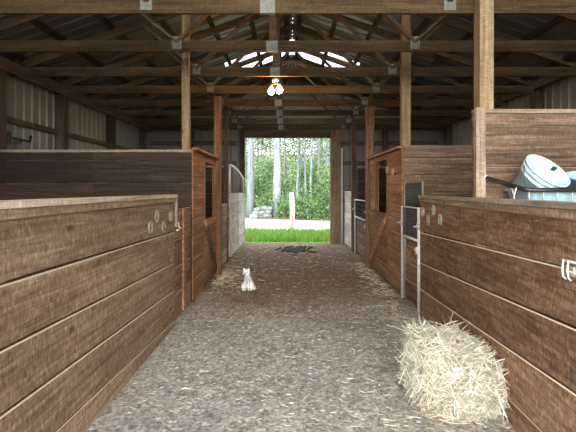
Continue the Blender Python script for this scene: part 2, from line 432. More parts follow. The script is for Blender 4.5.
ORD = ['nearest', 'second', 'third', 'fourth', 'fifth', 'sixth', 'seventh', 'eighth']
PUR = {}
for sgn, side in ((-1, 'left'), (1, 'right')):
    for k in range(7):
        s = .12 + k * .68
        x = RX + sgn * s; bm = nbm()
        z = ZR - s * SL
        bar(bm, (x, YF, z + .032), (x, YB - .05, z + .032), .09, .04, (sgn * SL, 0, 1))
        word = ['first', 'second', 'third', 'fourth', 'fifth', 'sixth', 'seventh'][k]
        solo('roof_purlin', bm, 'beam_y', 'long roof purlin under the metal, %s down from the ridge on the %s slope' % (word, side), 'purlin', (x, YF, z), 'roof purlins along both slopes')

# ------------------------------------------------------------------ roof trusses
CB, CT = 3.37, 3.51
TY = [4.32 + 1.19 * n for n in range(7)] + [12.6]
truss_labels = ['nearest roof truss, its wide bottom beam along the top edge of the picture',
    'second roof truss from the front, first one whose diagonal braces show',
    'third roof truss from the front, with the twin bulbs hanging under it',
    'fourth roof truss from the front, just behind the hanging bulbs',
    'fifth roof truss from the front, in the dim middle of the roof',
    'sixth roof truss from the front, just before the bright roof panels',
    'seventh roof truss from the front, just beyond the bright roof panels',
    'farthest roof truss, close to the end wall above the rear doorway']
def truss(y, label):
    t = thing('roof_truss', label, 'truss', (RX, y, CB), 'timber roof trusses across the barn')
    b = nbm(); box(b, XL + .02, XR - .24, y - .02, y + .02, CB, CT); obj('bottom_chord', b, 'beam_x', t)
    for sgn, xe in ((-1, XL + .08), (1, XR - .08)):
        b = nbm(); q = []
        for x in (xe, RX):
            q.append((x, zt(x) + .01 - .12 * 1.06)); q.append((x, zt(x) + .01))
        (x0, a0), (_, b0), (x1, a1), (_, b1) = q
        hexa(b, [(x0, y - .02, a0), (x1, y - .02, a1), (x1, y + .02, a1), (x0, y + .02, a0),
                 (x0, y - .02, b0), (x1, y - .02, b1), (x1, y + .02, b1), (x0, y + .02, b0)])
        obj('top_chord', b, 'beam_x', t)
        xj = RX + sgn * 1.52
        xm = RX + sgn * 2.35
        b = nbm(); bar(b, (xj, y, CT - .02), (RX + sgn * .05, y, ZR - .16), .038, .09, (0, 1, 0.001)); obj('web_brace', b, 'beam_x', t)
        b = nbm(); bar(b, (xj, y, CT - .02), (xm, y, zt(xm) - .1), .038, .09, (0, 1, 0.001)); obj('web_brace', b, 'beam_x', t)
        b = nbm(); box(b, xj - .06, xj + .06, y - .024, y + .024, CB + .03, CT + .05); obj('nail_plate', b, 'plate', t)
    b = nbm(); box(b, -.24, -.15, y - .019, y + .019, CT - .02, zt(-.2) - .1); obj('king_post', b, 'beam_x', t)
    b = nbm(); box(b, -.28, -.13, y - .024, y + .024, CB, CT - .005); obj('nail_plate', b, 'plate', t)
    return t
tr0 = truss(TY[0], truss_labels[0])
for y, l in zip(TY[1:], truss_labels[1:]): dup(tr0, (RX, y, CB), l)

# twin bulbs under the third truss
yl = TY[2] + .10
t = thing('ceiling_light', 'twin bare light bulbs glowing warm beneath the third truss', 'light', (-.2, yl, 3.37))
b = nbm(); lathe(b, [(.055, 0), (.055, .03), (.02, .05)], 16, Matrix.Translation((-.2, yl, 3.32))); obj('ceiling_plate', b, 'socket', t)
b = nbm(); tube(b, [(-.2, yl, 3.33), (-.2, yl, 3.28)], .012); tube(b, [(-.27, yl, 3.27), (-.13, yl, 3.29)], .014); obj('lamp_arm', b, 'dark_iron', t)
for x, zz in ((-.265, 3.265), (-.135, 3.285)):
    b = nbm(); lathe(b, [(.026, 0), (.026, -.06), (.02, -.065)], 14, Matrix.Translation((x, yl, zz))); obj('socket', b, 'socket', t)
    b = nbm(); ell(b, (x, yl, zz - .105), (.05, .05, .056)); obj('bulb', b, 'bulb', t)

# ------------------------------------------------------------------ boarded walls
def plank(bm, p0, p1, z0, z1, t, c=.004, e0=None, e1=None):
    """board with its upper front arris chamfered and painted pale, as if catching light"""
    p0 = V((*p0, 0)) if len(p0) == 2 else V(p0); p1 = V((*p1, 0)) if len(p1) == 2 else V(p1)
    d = (p1 - p0).normalized(); n = V((-d.y, d.x, 0)) * (1 if t > 0 else -1); t = abs(t)
    if e0 is None: e0, e1 = z0, z1
    A, B = [[bm.verts.new(p + n * o + V((0, 0, z))) for o, z in ((0, a), (0, b - c), (c * .8, b), (t, b), (t, a))] for p, a, b in ((p0, z0, z1), (p1, e0, e1))]
    r = random.random()
    for k in range(5):
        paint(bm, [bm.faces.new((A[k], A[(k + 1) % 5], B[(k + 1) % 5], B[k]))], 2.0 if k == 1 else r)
    paint(bm, [bm.faces.new(A[::-1]), bm.faces.new(B)], r)
def boards(p0, p1, zs, t, gap=.015, splits=(), arris=.004):
    """one mesh of stacked horizontal boards between successive heights zs"""
    b = nbm(); P0, P1 = V(p0), V(p1)
    for z0, z1 in zip(zs, zs[1:]):
        cuts = [0] + [s for s in splits] + [1]
        for a, c in zip(cuts, cuts[1:]):
            q0 = P0.lerp(P1, a); q1 = P0.lerp(P1, c)
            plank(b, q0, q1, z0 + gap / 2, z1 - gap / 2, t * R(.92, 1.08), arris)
    return b
def sloped_boards(p0, p1, za, zb, t, gap=.018):
    """boards that fall slightly away from the viewer, as nailed in the barn"""
    b = nbm()
    for a0, a1, b0, b1 in zip(za, za[1:], zb, zb[1:]):
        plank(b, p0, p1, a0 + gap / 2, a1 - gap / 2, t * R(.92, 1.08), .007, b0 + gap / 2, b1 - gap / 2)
    return b
W = 1.345
ya, yb = -.9, 5.1
t = thing('stall_wall', 'low weathered brown plank stall wall along the left of the aisle, nearest', 'stall wall', (-W, ya, 0))
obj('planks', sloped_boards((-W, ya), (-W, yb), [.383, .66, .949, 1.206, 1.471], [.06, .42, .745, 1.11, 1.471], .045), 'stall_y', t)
b = nbm(); plank(b, (-W - .008, ya), (-W + .006, yb), -.02, .376, .036, .004, -.02, .055); obj('kickboard', b, 'stall_y', t)
b = nbm(); box(b, -W - .05, -W + .022, ya, yb, 1.463, 1.51); obj('cap_rail', b, 'stall_y', t)
b = nbm(); box(b, -W - .13, -W + .032, ya, yb + .01, 1.512, 1.547); obj('top_rail', b, 'cap_y', t)
b = nbm(); box(b, -W - .03, -W + .03, yb + .003, yb + .045, 1.16, 1.51); obj('end_trim', b, 'trim_z', t)
for y in (-.6, 2.2, 4.95):
    b = nbm(); box(b, -W - .19, -W - .052, y - .06, y + .06, -.02, 1.505); obj('wall_post', b, 'post_z', t)

RA, RB = 1.30, .0737
def rx(d): return RA + RB * d
ya2, yb2 = -.9, 5.56
t = thing('stall_wall', 'low red-brown plank stall wall along the right of the aisle, behind the hay bale', 'stall wall', (rx(ya2), ya2, 0))
p0, p1 = (rx(ya2), ya2), (rx(yb2), yb2)
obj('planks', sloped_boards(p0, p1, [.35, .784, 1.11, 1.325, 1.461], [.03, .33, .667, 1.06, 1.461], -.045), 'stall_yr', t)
b = nbm(); plank(b, (p0[0] + .01, p0[1]), (p1[0] + .01, p1[1]), -.02, .342, -.035, .004, -.02, .024); obj('kickboard', b, 'stall_yr', t)
b = nbm(); slab(b, (p0[0] - .02, p0[1]), (p1[0] - .02, p1[1]), 1.453, 1.5, -.065); obj('cap_rail', b, 'stall_y', t)
b = nbm(); slab(b, (p0[0] - .03, p0[1]), (p1[0] - .03, p1[1]), 1.502, 1.535, -.13); obj('top_rail', b, 'cap_y', t)
for y in (-.6, 2.2, 5.4):
    b = nbm(); box(b, rx(y) + .062, rx(y) + .2, y - .06, y + .06, -.02, 1.495); obj('wall_post', b, 'post_z', t)

# left door between the low wall and the inner stall
t = thing('stall_door', 'short brown plank stall door at the far end of the left low wall', 'stall door', (-W - .02, 5.16, 0))
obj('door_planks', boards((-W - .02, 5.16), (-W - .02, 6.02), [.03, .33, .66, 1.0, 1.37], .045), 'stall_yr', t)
b = nbm(); box(b, -W - .02, -W + .003, 5.55, 5.67, .04, 1.36); obj('batten', b, 'stall_yr', t)
b = nbm(); box(b, -W - .015, -W + .012, 5.17, 5.27, 1.16, 1.20); tube(b, [(-W + .02, 5.16, 1.21), (-W + .03, 5.2, 1.15), (-W + .03, 5.28, 1.13)], .011)
tube(b, [(-W + .02, 5.14, 1.12), (-W + .02, 5.24, 1.12)], .011); obj('latch', b, 'pipe', t, label='pale metal latch')

# partitions facing the viewer
def partition(x0, x1, y, zs, mat, label, capmat, trim=None, grp='cross partitions between the stalls', splits=()):
    t = thing('stall_partition', label, 'partition', (x0, y, 0), grp)
    obj('planks', boards((x0, y), (x1, y), zs, .04, .008, splits, .002), mat, t)
    b = nbm(); box(b, x0, x1, y - .012, y + .05, zs[-1] + .003, zs[-1] + .04); obj('cap_rail', b, capmat, t)
    if trim:
        b = nbm(); box(b, trim[0], trim[1], y - .045, y - .002, 0, zs[-1] + .05); obj('edge_trim', b, 'trim_z', t)
    return t
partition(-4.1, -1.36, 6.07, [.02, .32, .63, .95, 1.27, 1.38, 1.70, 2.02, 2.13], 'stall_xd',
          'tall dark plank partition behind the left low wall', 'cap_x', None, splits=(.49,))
partition(1.77, 4.52, 4.10, [.02, .32, .62, .92, 1.22, 1.52, 1.82, 2.21, 2.33], 'stall_x',
          'tall plank partition above the right low wall, behind the pale bucket', 'cap_x', (1.775, 1.865))
partition(1.74, 4.52, 6.47, [.02, .32, .62, .92, 1.22, 1.52, 1.83, 2.08, 2.23], 'stall_x',
          'plank partition behind the right pipe-framed gate', 'cap_x')
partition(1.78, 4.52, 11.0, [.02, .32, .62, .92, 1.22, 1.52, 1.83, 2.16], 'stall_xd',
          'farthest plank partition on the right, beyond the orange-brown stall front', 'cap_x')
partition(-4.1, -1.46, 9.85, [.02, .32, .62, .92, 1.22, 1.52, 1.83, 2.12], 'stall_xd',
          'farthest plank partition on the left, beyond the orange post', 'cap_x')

# support posts
def post(x, y, w, top, mat, label, d=None, knots=False):
    b = nbm(); d = d or w
    n = 7; prev = None
    zsl = [-.02 + (top + .02) * k / n for k in range(n + 1)]
    rings = []
    for z in zsl:
        jx, jy = (R(-.008, .008), R(-.008, .008)) if knots else (0, 0); k = R(.92, 1.05) if knots else 1
        rings.append([b.verts.new((x + sx * w / 2 * k + jx, y + sy * d / 2 * k + jy, z)) for sx, sy in ((-1, -1), (1, -1), (1, 1), (-1, 1))])
    fs = [b.faces.new(rings[0][::-1]), b.faces.new(rings[-1])]
    for A, B_ in zip(rings, rings[1:]):
        for k in range(4): fs.append(b.faces.new((A[k], A[(k + 1) % 4], B_[(k + 1) % 4], B_[k])))
    paint(b, fs)
    return solo('support_post', b, mat, label, 'post', (x, y, 0), 'posts holding up the roof')
post(-1.46, 6.17, .10, zt(-1.46) - .12, 'post_z', 'slim rough pale post rising behind the left dark partition', knots=True)
post(-1.32, 8.12, .13, CB - .01, 'orange_z', 'orange-brown post between the left stall front and the whitewashed panel')
post(-1.40, 9.72, .10, 3.9, 'darkpost_z', 'thin dark post just past the orange-brown post on the left')
post(1.92, 4.22, .135, zt(1.92) - .12, 'post_z', 'thick pale post standing up behind the nearest right partition')
post(1.795, 6.58, .13, zt(1.73) - .12, 'post_z', 'tall post above the corner of the right orange-brown stall front')
post(1.74, 9.16, .16, CB - .01, 'orange_z', 'reddish post at the far edge of the right stall front')
post(1.72, 11.25, .12, 3.3, 'darkpost_z', 'thin dark post far down the right side')
# inner stall fronts with half doors
def stall_front(sgn, X, y0, o0, o1, y1, label, zlo, zhi, ztop0, ztop1, brace):
    t = thing('boarded_stall', label, 'stall front', (X, y0, 0), 'inner stall fronts with half doors')
    th = .045 * (1 if sgn < 0 else -1)
    zs = [.03, .32, .63, .94, zlo]
    obj('lower_planks', boards((X, y0), (X, o0), zs, th), 'orange_y', t)
    b = nbm()
    for z0, z1 in ((zlo, zlo + .33), (zlo + .33, zlo + .66), (zlo + .66, ztop0)):
        slab(b, (X, y0), (X, o0), z0 + .004, z1 - .004, th)
    slab(b, (X, o0), (X, o1), zhi, ztop1, th)
    slab(b, (X, o1), (X, y1), zlo, ztop1, th); obj('upper_planks', b, 'orange_y', t)
    b = nbm(); a, c = sorted((X + sgn * .02, X - sgn * .06)); box(b, a, c, y0, y1, max(ztop0, ztop1) + .003, max(ztop0, ztop1) + .035); obj('top_rail', b, 'orange_y', t)
    hd = obj('half_door', boards((X, o0 + .01), (X, y1), [.05, .3, .56, .83, zlo - .01], th), 'orange_y', t)
    xa = X - sgn * .022
    b = nbm(); bar(b, (xa, o0 + .12, zlo - .14), (xa, y1 - .14, .14), .11, .04, (1, 0, 0)); obj('door_brace', b, brace, hd)
    b = nbm(); box(b, *sorted((X - sgn * .035, X - sgn * .002)), o0 + .03, y1 - .01, zlo - .11, zlo - .005); obj('door_rail', b, 'orange_y', hd)
    # window casing
    for yy in (o0, o1):
        b = nbm(); box(b, *sorted((X - sgn * .02, X + sgn * .03)), yy - .012, yy + .012, zlo, zhi)
        obj('opening_casing', b, 'orange_z', t)
    return t
stall_front(-1, -W, 6.09, 6.90, 7.90, 8.04, 'orange-brown stall front with a dark opening on the left of the aisle', 1.13, 2.06, 2.17, 2.16, 'darkpost_z')
stall_front(1, 1.715, 6.49, 7.42, 8.34, 9.06, 'orange-brown stall front with a dark opening on the right of the aisle', 1.20, 2.14, 2.23, 2.22, 'orange_y')

# low boards between the two left posts
t = thing('stall_wall', 'short dark plank stall wall between the two left posts before the whitewashed panel', 'stall wall', (-1.37, 8.2, 0))
obj('planks', boards((-1.37, 8.2), (-1.37, 9.66), [.02, .32, .63, .94, 1.26], .04), 'stall_y', t)
b = nbm(); box(b, -1.42, -1.36, 8.2, 9.66, 1.263, 1.30); obj('cap_rail', b, 'cap_y', t)

# whitewashed panels by the rear doorway
t = thing('stall_gate', 'whitewashed plank stall gate with an arched metal grille, left of the rear doorway', 'gate', (-1.36, 10.1, 0))
g = obj('whitewashed_planks', boards((-1.36, 10.1), (-1.31, 12.82), [.03, .34, .65, .96, 1.27, 1.53], .05), 'white_y', t)
for y in (10.16, 11.4, 12.75):
    b = nbm(); xx = -1.36 + .05 * (y - 10.1) / 2.72; box(b, xx + .002, xx + .03, y - .05, y + .05, .03, 1.53); obj('batten', b, 'white_y', g)
b = nbm(); pts = [(-1.38, 10.12, 1.54)]
for k in range(9):
    a = k / 8; pts.append((-1.38 + .05 * a, 10.12 + 2.66 * a, 2.20 - .28 * a * a))
pts.append((-1.33, 12.78, 1.54)); tube(b, pts, .032)
obj('grille_frame', b, 'pipe', t)
for k in range(1, 7):
    a = k / 7; b = nbm(); tube(b, [(-1.38 + .05 * a, 10.12 + 2.66 * a, 1.53), (-1.38 + .05 * a, 10.12 + 2.66 * a, 2.19 - .28 * a * a)], .007, 6); obj('grille_bar', b, 'galv', t)

t = thing('stall_wall', 'whitewashed plank stall wall right of the rear doorway', 'stall wall', (1.70, 11.4, 0))
obj('whitewashed_planks', boards((1.70, 11.4), (1.68, 12.84), [.03, .34, .65, .96, 1.27, 1.53], -.05), 'white_y', t)
b = nbm(); box(b, 1.66, 1.76, 11.4, 12.84, 1.533, 1.565); obj('cap_rail', b, 'white_y', t)
b = nbm(); tube(b, [(1.61, 12.86, 0), (1.61, 12.86, 2.85)], .024)
solo('upright_pipe', b, 'pipe', 'thin white upright pipe beside the right jamb of the rear doorway', 'pipe', (1.61, 12.86, 0))

# pipe-framed gates
def pipe_gate(y0, y1, x0, x1, label, pitch=.032):
    t = thing('pipe_gate', label, 'gate', (x0, y0, 0), 'pipe framed stall gates on the right')
    X = lambda y, o=0: x0 + (x1 - x0) * (y - y0) / (y1 - y0) + o
    obj('gate_planks', boards((X(y0, .045), y0), (X(y1, .045), y1), [.05, .30, .56, .80, .92], -.035), 'stall_yr', t)
    b = nbm(); a, c = y0 + .03, y1 - .03
    tube(b, [(X(a), a, .0), (X(a), a, 1.36), (X(c), c, 1.36), (X(c), c, .0)], .021)
    tube(b, [(X(a), a, .93), (X(c), c, .93)], .019)
    obj('pipe_frame', b, 'pipe', t)
    b = nbm()
    n = int((c - a) / pitch)
    for k in range(1, n): y = a + (c - a) * k / n; tube(b, [(X(y), y, .94), (X(y), y, 1.35)], .0032, 4, caps=False)
    nz = int(.41 / pitch)
    for k in range(1, nz): z = .94 + .41 * k / nz; tube(b, [(X(a), a, z), (X(c), c, z)], .0032, 4, caps=False)
    obj('wire_mesh', b, 'wire', t)
    for y in (a, c):
        b = nbm(); tube(b, [(X(y), y, 1.08), (X(y), y, 1.16)], .034); tube(b, [(X(y, -.03), y, 1.12), (X(y, -.07), y, 1.12)], .012); obj('hinge_clamp', b, 'galv', t)
    b = nbm(); tube(b, [(X(a, -.02), a - .05, .80), (X(a, -.02), a + .10, .80)], .016); tube(b, [(X(a, -.03), a, .76), (X(a, -.03), a, .85)], .016); obj('slide_latch', b, 'pipe', t)
    return t
g1 = pipe_gate(5.60, 6.42, rx(5.6), 1.70, 'pale pipe-framed gate with wire mesh window at the end of the right low wall')
pipe_gate(9.3, 10.95, 1.70, 1.70, 'far pale pipe-framed gate beyond the reddish post on the right', .1)
# mesh screen standing above the near gate
t = thing('mesh_screen', 'square of grey wire mesh fixed above the nearer pipe-framed gate', 'mesh screen', (1.745, 5.6, 1.38))
b = nbm()
for k in range(31): y = 5.57 + .83 * k / 30; tube(b, [(1.745, y, 1.37), (1.745, y, 1.70)], .004, 4)
for k in range(13): z = 1.38 + .31 * k / 12; tube(b, [(1.745, 5.57, z), (1.745, 6.40, z)], .004, 4)
obj('wire_mesh', b, 'wire', t)
b = nbm(); tube(b, [(1.745, 5.57, .0), (1.745, 5.57, 1.72)], .012); tube(b, [(1.745, 6.41, .0), (1.745, 6.41, 1.72)], .012); obj('side_rod', b, 'galv', t)

# ------------------------------------------------------------------ horseshoes
def shoe_mesh():
    b = nbm(); n = 18; r = .047
    inner, outer = [], []
    for k in range(n + 1):
        a = math.radians(-60 + 300 * k / n); s = 1.12 if True else 1
        inner.append((0, math.cos(a) * (r - .009), math.sin(a) * (r - .009) * 1.15)); outer.append((0, math.cos(a) * (r + .009), math.sin(a) * (r + .009) * 1.15))
    for k in range(n):
        q = [inner[k], inner[k + 1], outer[k + 1], outer[k]]
        hexa(b, [(-.008, p[1], p[2]) for p in q] + [(.008, p[1], p[2]) for p in q], .5)
    bmesh.ops.remove_doubles(b, verts=b.verts, dist=1e-5)
    return b
sh = [None]
def shoe(p, roll, label, grp, yaw=0):
    if sh[0] is None:
        o = obj('horseshoe', shoe_mesh(), 'shoe'); sh[0] = o
    else:
        o = sh[0].copy(); C.objects.link(o)
    o.location = p; o.rotation_euler = (roll, 0, yaw); tag(o, label, 'horseshoe', grp)
def lpt(px, py, off=.010):
    d = F * W / (CX - px); p = at(px, py, d); p.x = -W + off; return p
def rpt(px, py, off=-.010):
    d = RA / ((px - CX) / F - RB); p = at(px, py, d); p.x += off; return p
GL = 'horseshoes nailed to the left low wall'; GR = 'horseshoes nailed to the right low wall'
for k, (px, py, ro, lab) in enumerate(((149.5, 227.5, .2, 'lower near horseshoe on the left low wall, nearest the viewer'), (156, 216, -.5, 'upper near horseshoe on the left low wall'),
                      (163, 227, .9, 'lower far horseshoe on the left low wall'), (170, 216.5, .1, 'upper far horseshoe on the left low wall, beside the end trim'))):
    shoe(lpt(px, py), ro, lab, GL)
for k, (px, py, ro, lab) in enumerate(((423.6, 212, .1, 'horseshoe on the right low wall closest to the pipe gate'), (429, 220, .5, 'lower horseshoe on the right low wall, second from the pipe gate'),
                      (434.5, 210, -.2, 'upper horseshoe on the right low wall, third from the pipe gate'), (441, 219.5, .15, 'horseshoe on the right low wall farthest from the pipe gate'))):
    shoe(rpt(px, py), ro, lab, GR, -RB)
for px, py, lab in ((387.5, 170, 'left horseshoe high on the right stall front beside its opening'), (393.5, 172, 'right horseshoe high on the right stall front beside its opening')):
    d = F * 1.715 / (px - CX); p = at(px, py, d); p.x = 1.705; shoe(p, .2, lab, 'horseshoes on the right stall front')
# small hook on the right wall
p = rpt(461, 214); b = nbm(); tube(b, [p + V((0, 0, .05)), p + V((-.005, 0, .0)), p + V((-.04, 0, -.03)), p + V((-.05, 0, 0))], .008)
solo('wall_hook', b, 'dark_iron', 'small dark iron hook on the right low wall right of the horseshoes', 'hook', p)
# latch at the right edge of the photograph
p = rpt(571.5, 270, -.012)
t = thing('gate_latch', 'pale metal hook latch on the right low wall at the picture edge', 'latch', p)
b = nbm(); box(b, p.x - .004, p.x + .010, p.y - .035, p.y + .035, p.z - .03, p.z + .02); obj('backplate', b, 'galv', t)
b = nbm(); tube(b, [p + V((-.014, .05, .048)), p + V((-.014, -.10, .048))], .007); tube(b, [p + V((-.014, -.10, -.005)), p + V((-.014, .02, -.005))], .006); obj('slide_bar', b, 'pipe', t)
for dy in (.015, -.025):
    b = nbm(); tube(b, [p + V((-.02, dy, .055)), p + V((-.026, dy, .0)), p + V((-.024, dy - .005, -.035)), p + V((-.012, dy - .010, -.048))], .0055); obj('hook', b, 'pipe', t)

# ------------------------------------------------------------------ rack, tub, bucket
t = thing('wall_rack', 'black tubular rack with a silver tip fixed to the nearest right partition', 'rack', (2.0, 4.09, 1.6))
yf = 3.60
b = nbm(); tube(b, [(1.875, 4.07, 1.715), (1.99, yf + .02, 1.605), (2.03, yf, 1.60), (2.25, yf, 1.60), (3.0, yf, 1.60), (3.03, yf + .03, 1.605), (3.1, 4.07, 1.715)], .021, 10); obj('rack_tube', b, 'black', t)
b = nbm(); tube(b, [(1.852, 4.095, 1.73), (1.876, 4.065, 1.714)], .027, 10); obj('tube_end', b, 'pipe', t, label='silver tube end')
b = nbm()
for x in (2.02, 2.14, 2.26, 2.38, 2.5, 2.62, 2.74, 2.86, 2.98):
    tube(b, [(x, yf, 1.60), (x, yf + .005, 1.53), (x, yf + .03, 1.37), (x, yf + .15, 1.335), (x, 4.08, 1.335)], .006, 6)
obj('rack_wires', b, 'galv', t)
b = nbm(); pts = []
for k in range(13): a = math.pi * k / 12; pts.append((1.955 + .05 * math.sin(2 * a) * .3, yf + .12 + .04 * math.cos(a), 1.62 - .10 * math.sin(a)))
tube(b, pts, .006, 6); obj('hanging_cord', b, 'cord', t)
# tub
def rrect(cx, cy, hx, hy, r, z, n=5):
    o = []
    for sx, sy, a0 in ((1, 1, 0), (-1, 1, 90), (-1, -1, 180), (1, -1, 270)):
        for k in range(n + 1):
            a = math.radians(a0 + 90 * k / n); o.append((cx + sx * (hx - r) + r * math.cos(a), cy + sy * (hy - r) + r * math.sin(a), z))
    return o
def loft(b, loops, cap0=True, cap1=True):
    rs = [[b.verts.new(p) for p in l] for l in loops]; fs = []
    for A, B_ in zip(rs, rs[1:]):
        n = len(A)
        for k in range(n):
            f = b.faces.new((A[k], A[(k + 1) % n], B_[(k + 1) % n], B_[k])); f.smooth = True; fs.append(f)
    if cap0: fs.append(b.faces.new(rs[0][::-1]))
    if cap1: fs.append(b.faces.new(rs[-1]))
    paint(b, fs)
cx, cy = 2.50, 3.855
b = nbm(); loft(b, [rrect(cx, cy, .40, .16, .06, 1.345), rrect(cx, cy, .455, .205, .07, 1.585), rrect(cx, cy, .475, .218, .07, 1.59), rrect(cx, cy, .475, .218, .07, 1.61),
                    rrect(cx, cy, .445, .195, .065, 1.61), rrect(cx, cy, .395, .15, .055, 1.36)])
solo('plastic_tub', b, 'tub', 'pale blue plastic tub lying in the black rack under the bucket', 'tub', (cx, cy, 1.345))
# bucket leaning in the tub
ax = V((.30, -.66, .70)).normalized(); q = V((0, 0, 1)).rotation_difference(ax).to_matrix().to_4x4()
rc = V((2.262, 3.74, 1.775)); base = rc - ax * .30
t = thing('bucket', 'white-blue plastic bucket tipped towards the aisle, on top of the tub', 'bucket', base)
mt = Matrix.Translation(base) @ q
b = nbm(); lathe(b, [(.02, .002), (.14, .0), (.148, .004), (.172, .20), (.186, .202), (.186, .215), (.176, .222), (.180, .245), (.198, .247), (.20, .262), (.184, .266), (.19, .288), (.205, .290), (.205, .302), (.186, .302), (.178, .25), (.143, .012), (.02, .010)], 36, mt)
obj('bucket_body', b, 'bucket', t)
b = nbm(); pts = []
for k in range(15):
    a = math.pi * k / 14; pts.append(mt @ V((.203 * math.cos(a), -.215 * math.sin(a) * .75 - .03 * math.sin(a), .262 - .17 * math.sin(a))))
tube(b, pts, .004, 6); obj('bail_handle', b, 'wire', t)
b = nbm(); box(b, -.02, .02, -.008, .008, -.02, .02); bmesh.ops.transform(b, matrix=mt @ Matrix.Translation((.13, .115, .27)), verts=b.verts); obj('handle_lug', b, 'dark_iron', t)
# pan beside it
b = nbm(); ax2 = V((-.1, -.2, 1)).normalized(); q2 = V((0, 0, 1)).rotation_difference(ax2).to_matrix().to_4x4()
lathe(b, [(.15, 0), (.20, .10), (.215, .102), (.215, .118), (.195, .118), (.14, .015), (.02, .012)], 32, Matrix.Translation((2.70, 3.84, 1.625)) @ q2)
solo('feed_pan', b, 'tub', 'shallow pale blue feed pan right of the tipped bucket', 'pan', (2.70, 3.84, 1.625))

# iron bracket on the left outer wall
b = nbm(); tube(b, [(-4.10, 6.35, 2.37), (-4.08, 6.5, 2.37), (-4.08, 6.80, 2.36), (-4.08, 6.82, 2.46)], .02); tube(b, [(-4.08, 6.5, 2.37), (-4.06, 6.52, 2.30), (-4.04, 6.54, 2.34)], .014); box(b, -4.14, -4.08, 6.31, 6.345, 2.28, 2.46)
solo('wall_bracket', b, 'dark_iron', 'dark iron bracket on a post of the left metal wall', 'bracket', (-4.11, 6.33, 2.3))

# ------------------------------------------------------------------ hay bale
bx, by = 1.245, 3.28
rot = Matrix.Translation((bx, by, 0)) @ Matrix.Rotation(-.077, 4, 'Z')
hx, hy, hz = .285, .31, .47
t = thing('hay_bale', 'loose broken bale of pale straw on the floor against the right low wall', 'hay bale', (bx, by, 0))
b = nbm(); bmesh.ops.create_cube(b, size=1); bmesh.ops.subdivide_edges(b, edges=b.edges[:], cuts=9, use_grid_fill=True)
def bale_shape(u):
    """unit box -> slumped bale"""
    x, y, z = u
    k = max(0, (abs(x) + abs(y) + abs(z) - .85)) * .35
    s = 1 - k
    z2 = (z + .5) * hz * (1.04 - .24 * (x + .5) + .16 * noise.noise(V((x * 4, y * 4, 0))))
    fl = 1 + .08 * (.5 - z)
    return V((x * 2 * hx * s * fl, y * 2 * hy * s * fl, z2 * (1 - .15 * k))) + V(u) * .10 * noise.noise(V(u) * 5)
for v in b.verts: v.co = rot @ bale_shape(v.co)
for f in b.faces: f.smooth = True
paint(b, b.faces, .1)  # core coloured darker to put shade into the gaps between straws
obj('bale_core', b, 'litter', t)
b = nbm()
for k in range(6500):
    f = random.choice((0, 0, 1, 1, 2, 2, 2, 3, 4))
    a, c = R(-.5, .5), R(-.5, .5)
    u = [(a, -.5, c), (-.5, a, c), (a, c, .5), (.5, a, c), (a, .5, c)][f]
    n = [(0, -1, 0), (-1, 0, 0), (0, 0, 1), (1, 0, 0), (0, 1, 0)][f]
    p = bale_shape(u); n = V(n)
    tang = V((R(-1, 1), R(-1, 1), R(-1, 1))); tang = (tang - n * tang.dot(n)).normalized()
    dr = tang + n * R(-.1, .9) + V((0, 0, -.15))
    L = R(.05, .17)
    p = p - dr.normalized() * L * .35 + n * .006
    q0 = rot @ p; q1 = (rot.to_3x3() @ dr)
    e = q0 + q1.normalized() * L
    if e.z < .004: q1.z = abs(q1.z) * .1
    if max(e.x - rx(e.y), q0.x - rx(q0.y)) > -.002: continue
    if q0.z < .006: q0.z = .006
    if k % 14 == 0: q1 = q1 + V((0, -.1, .4)); L *= 1.4
    blade(b, q0, q1, L, R(.004, .0075), min(1, max(0, random.gauss(.60, .27))), R(-.06, .06))
o = obj('loose_straw', b, 'straw', t); o['kind'] = 'stuff'

# straw scattered over the floor
b = nbm()
def fz(x, y):
    c = V((x, y, 0)); return .012 * noise.noise(c * 2.3) + .010 * noise.noise(c * 7.0) - .008
def strew(n, fx, fy, l0=.03, l1=.11, w0=.003, w1=.006, g=.45):
    for k in range(n):
        x, y = fx(), fy()
        if not (-1.31 < x < min(rx(y), 1.68) - .03): continue
        a = R(0, 6.283); L = R(l0, l1)
        p = V((x, y, fz(x, y) + R(.003, .012)))
        blade(b, p, (math.cos(a), math.sin(a), R(-.02, .08)), L, R(w0, w1), min(1, max(0, random.gauss(g, .25))))
g = random.gauss
strew(1800, lambda: R(-1.3, 1.65), lambda: R(1.5, 12.8), .02, .07, .003, .006, .6)
strew(3200, lambda: R(-1.3, 1.6), lambda: R(2.2, 6.0), .015, .05, .0025, .005, .7)
strew(800, lambda: g(.95, .4), lambda: g(3.1, .5), .03, .10, .0025, .005, .65)
strew(450, lambda: 1.55 - abs(g(0, .16)), lambda: R(3.5, 6.2), .03, .09, g=.6)
strew(700, lambda: -1.3 + abs(g(0, .30)), lambda: g(7.9, .55), .05, .15, .005, .010, .5)
strew(500, lambda: 1.66 - abs(g(0, .22)), lambda: R(6.5, 9.5), .05, .14, .005, .009, .55)
strew(500, lambda: R(-1.3, 1.6), lambda: R(8.5, 12.8), .05, .13, .006, .011, .55)
solo('straw_litter', b, 'litter', 'straw stalks and chaff strewn over the dirt floor', 'straw', kind='stuff')

# clods near the doorway
b = nbm()
for k in range(70):
    ell(b, (.2 + g(0, .22), 11.5 + g(0, .3), R(-.01, .03)), (R(.025, .09), R(.025, .09), R(.015, .035)), Matrix.Rotation(R(0, 3), 4, 'Z'), 8, 6)
solo('dirt_heap', b, 'manure', 'low heap of dark dirt on the floor just inside the rear doorway', 'dirt heap', (.28, 11.5, 0), kind='stuff')

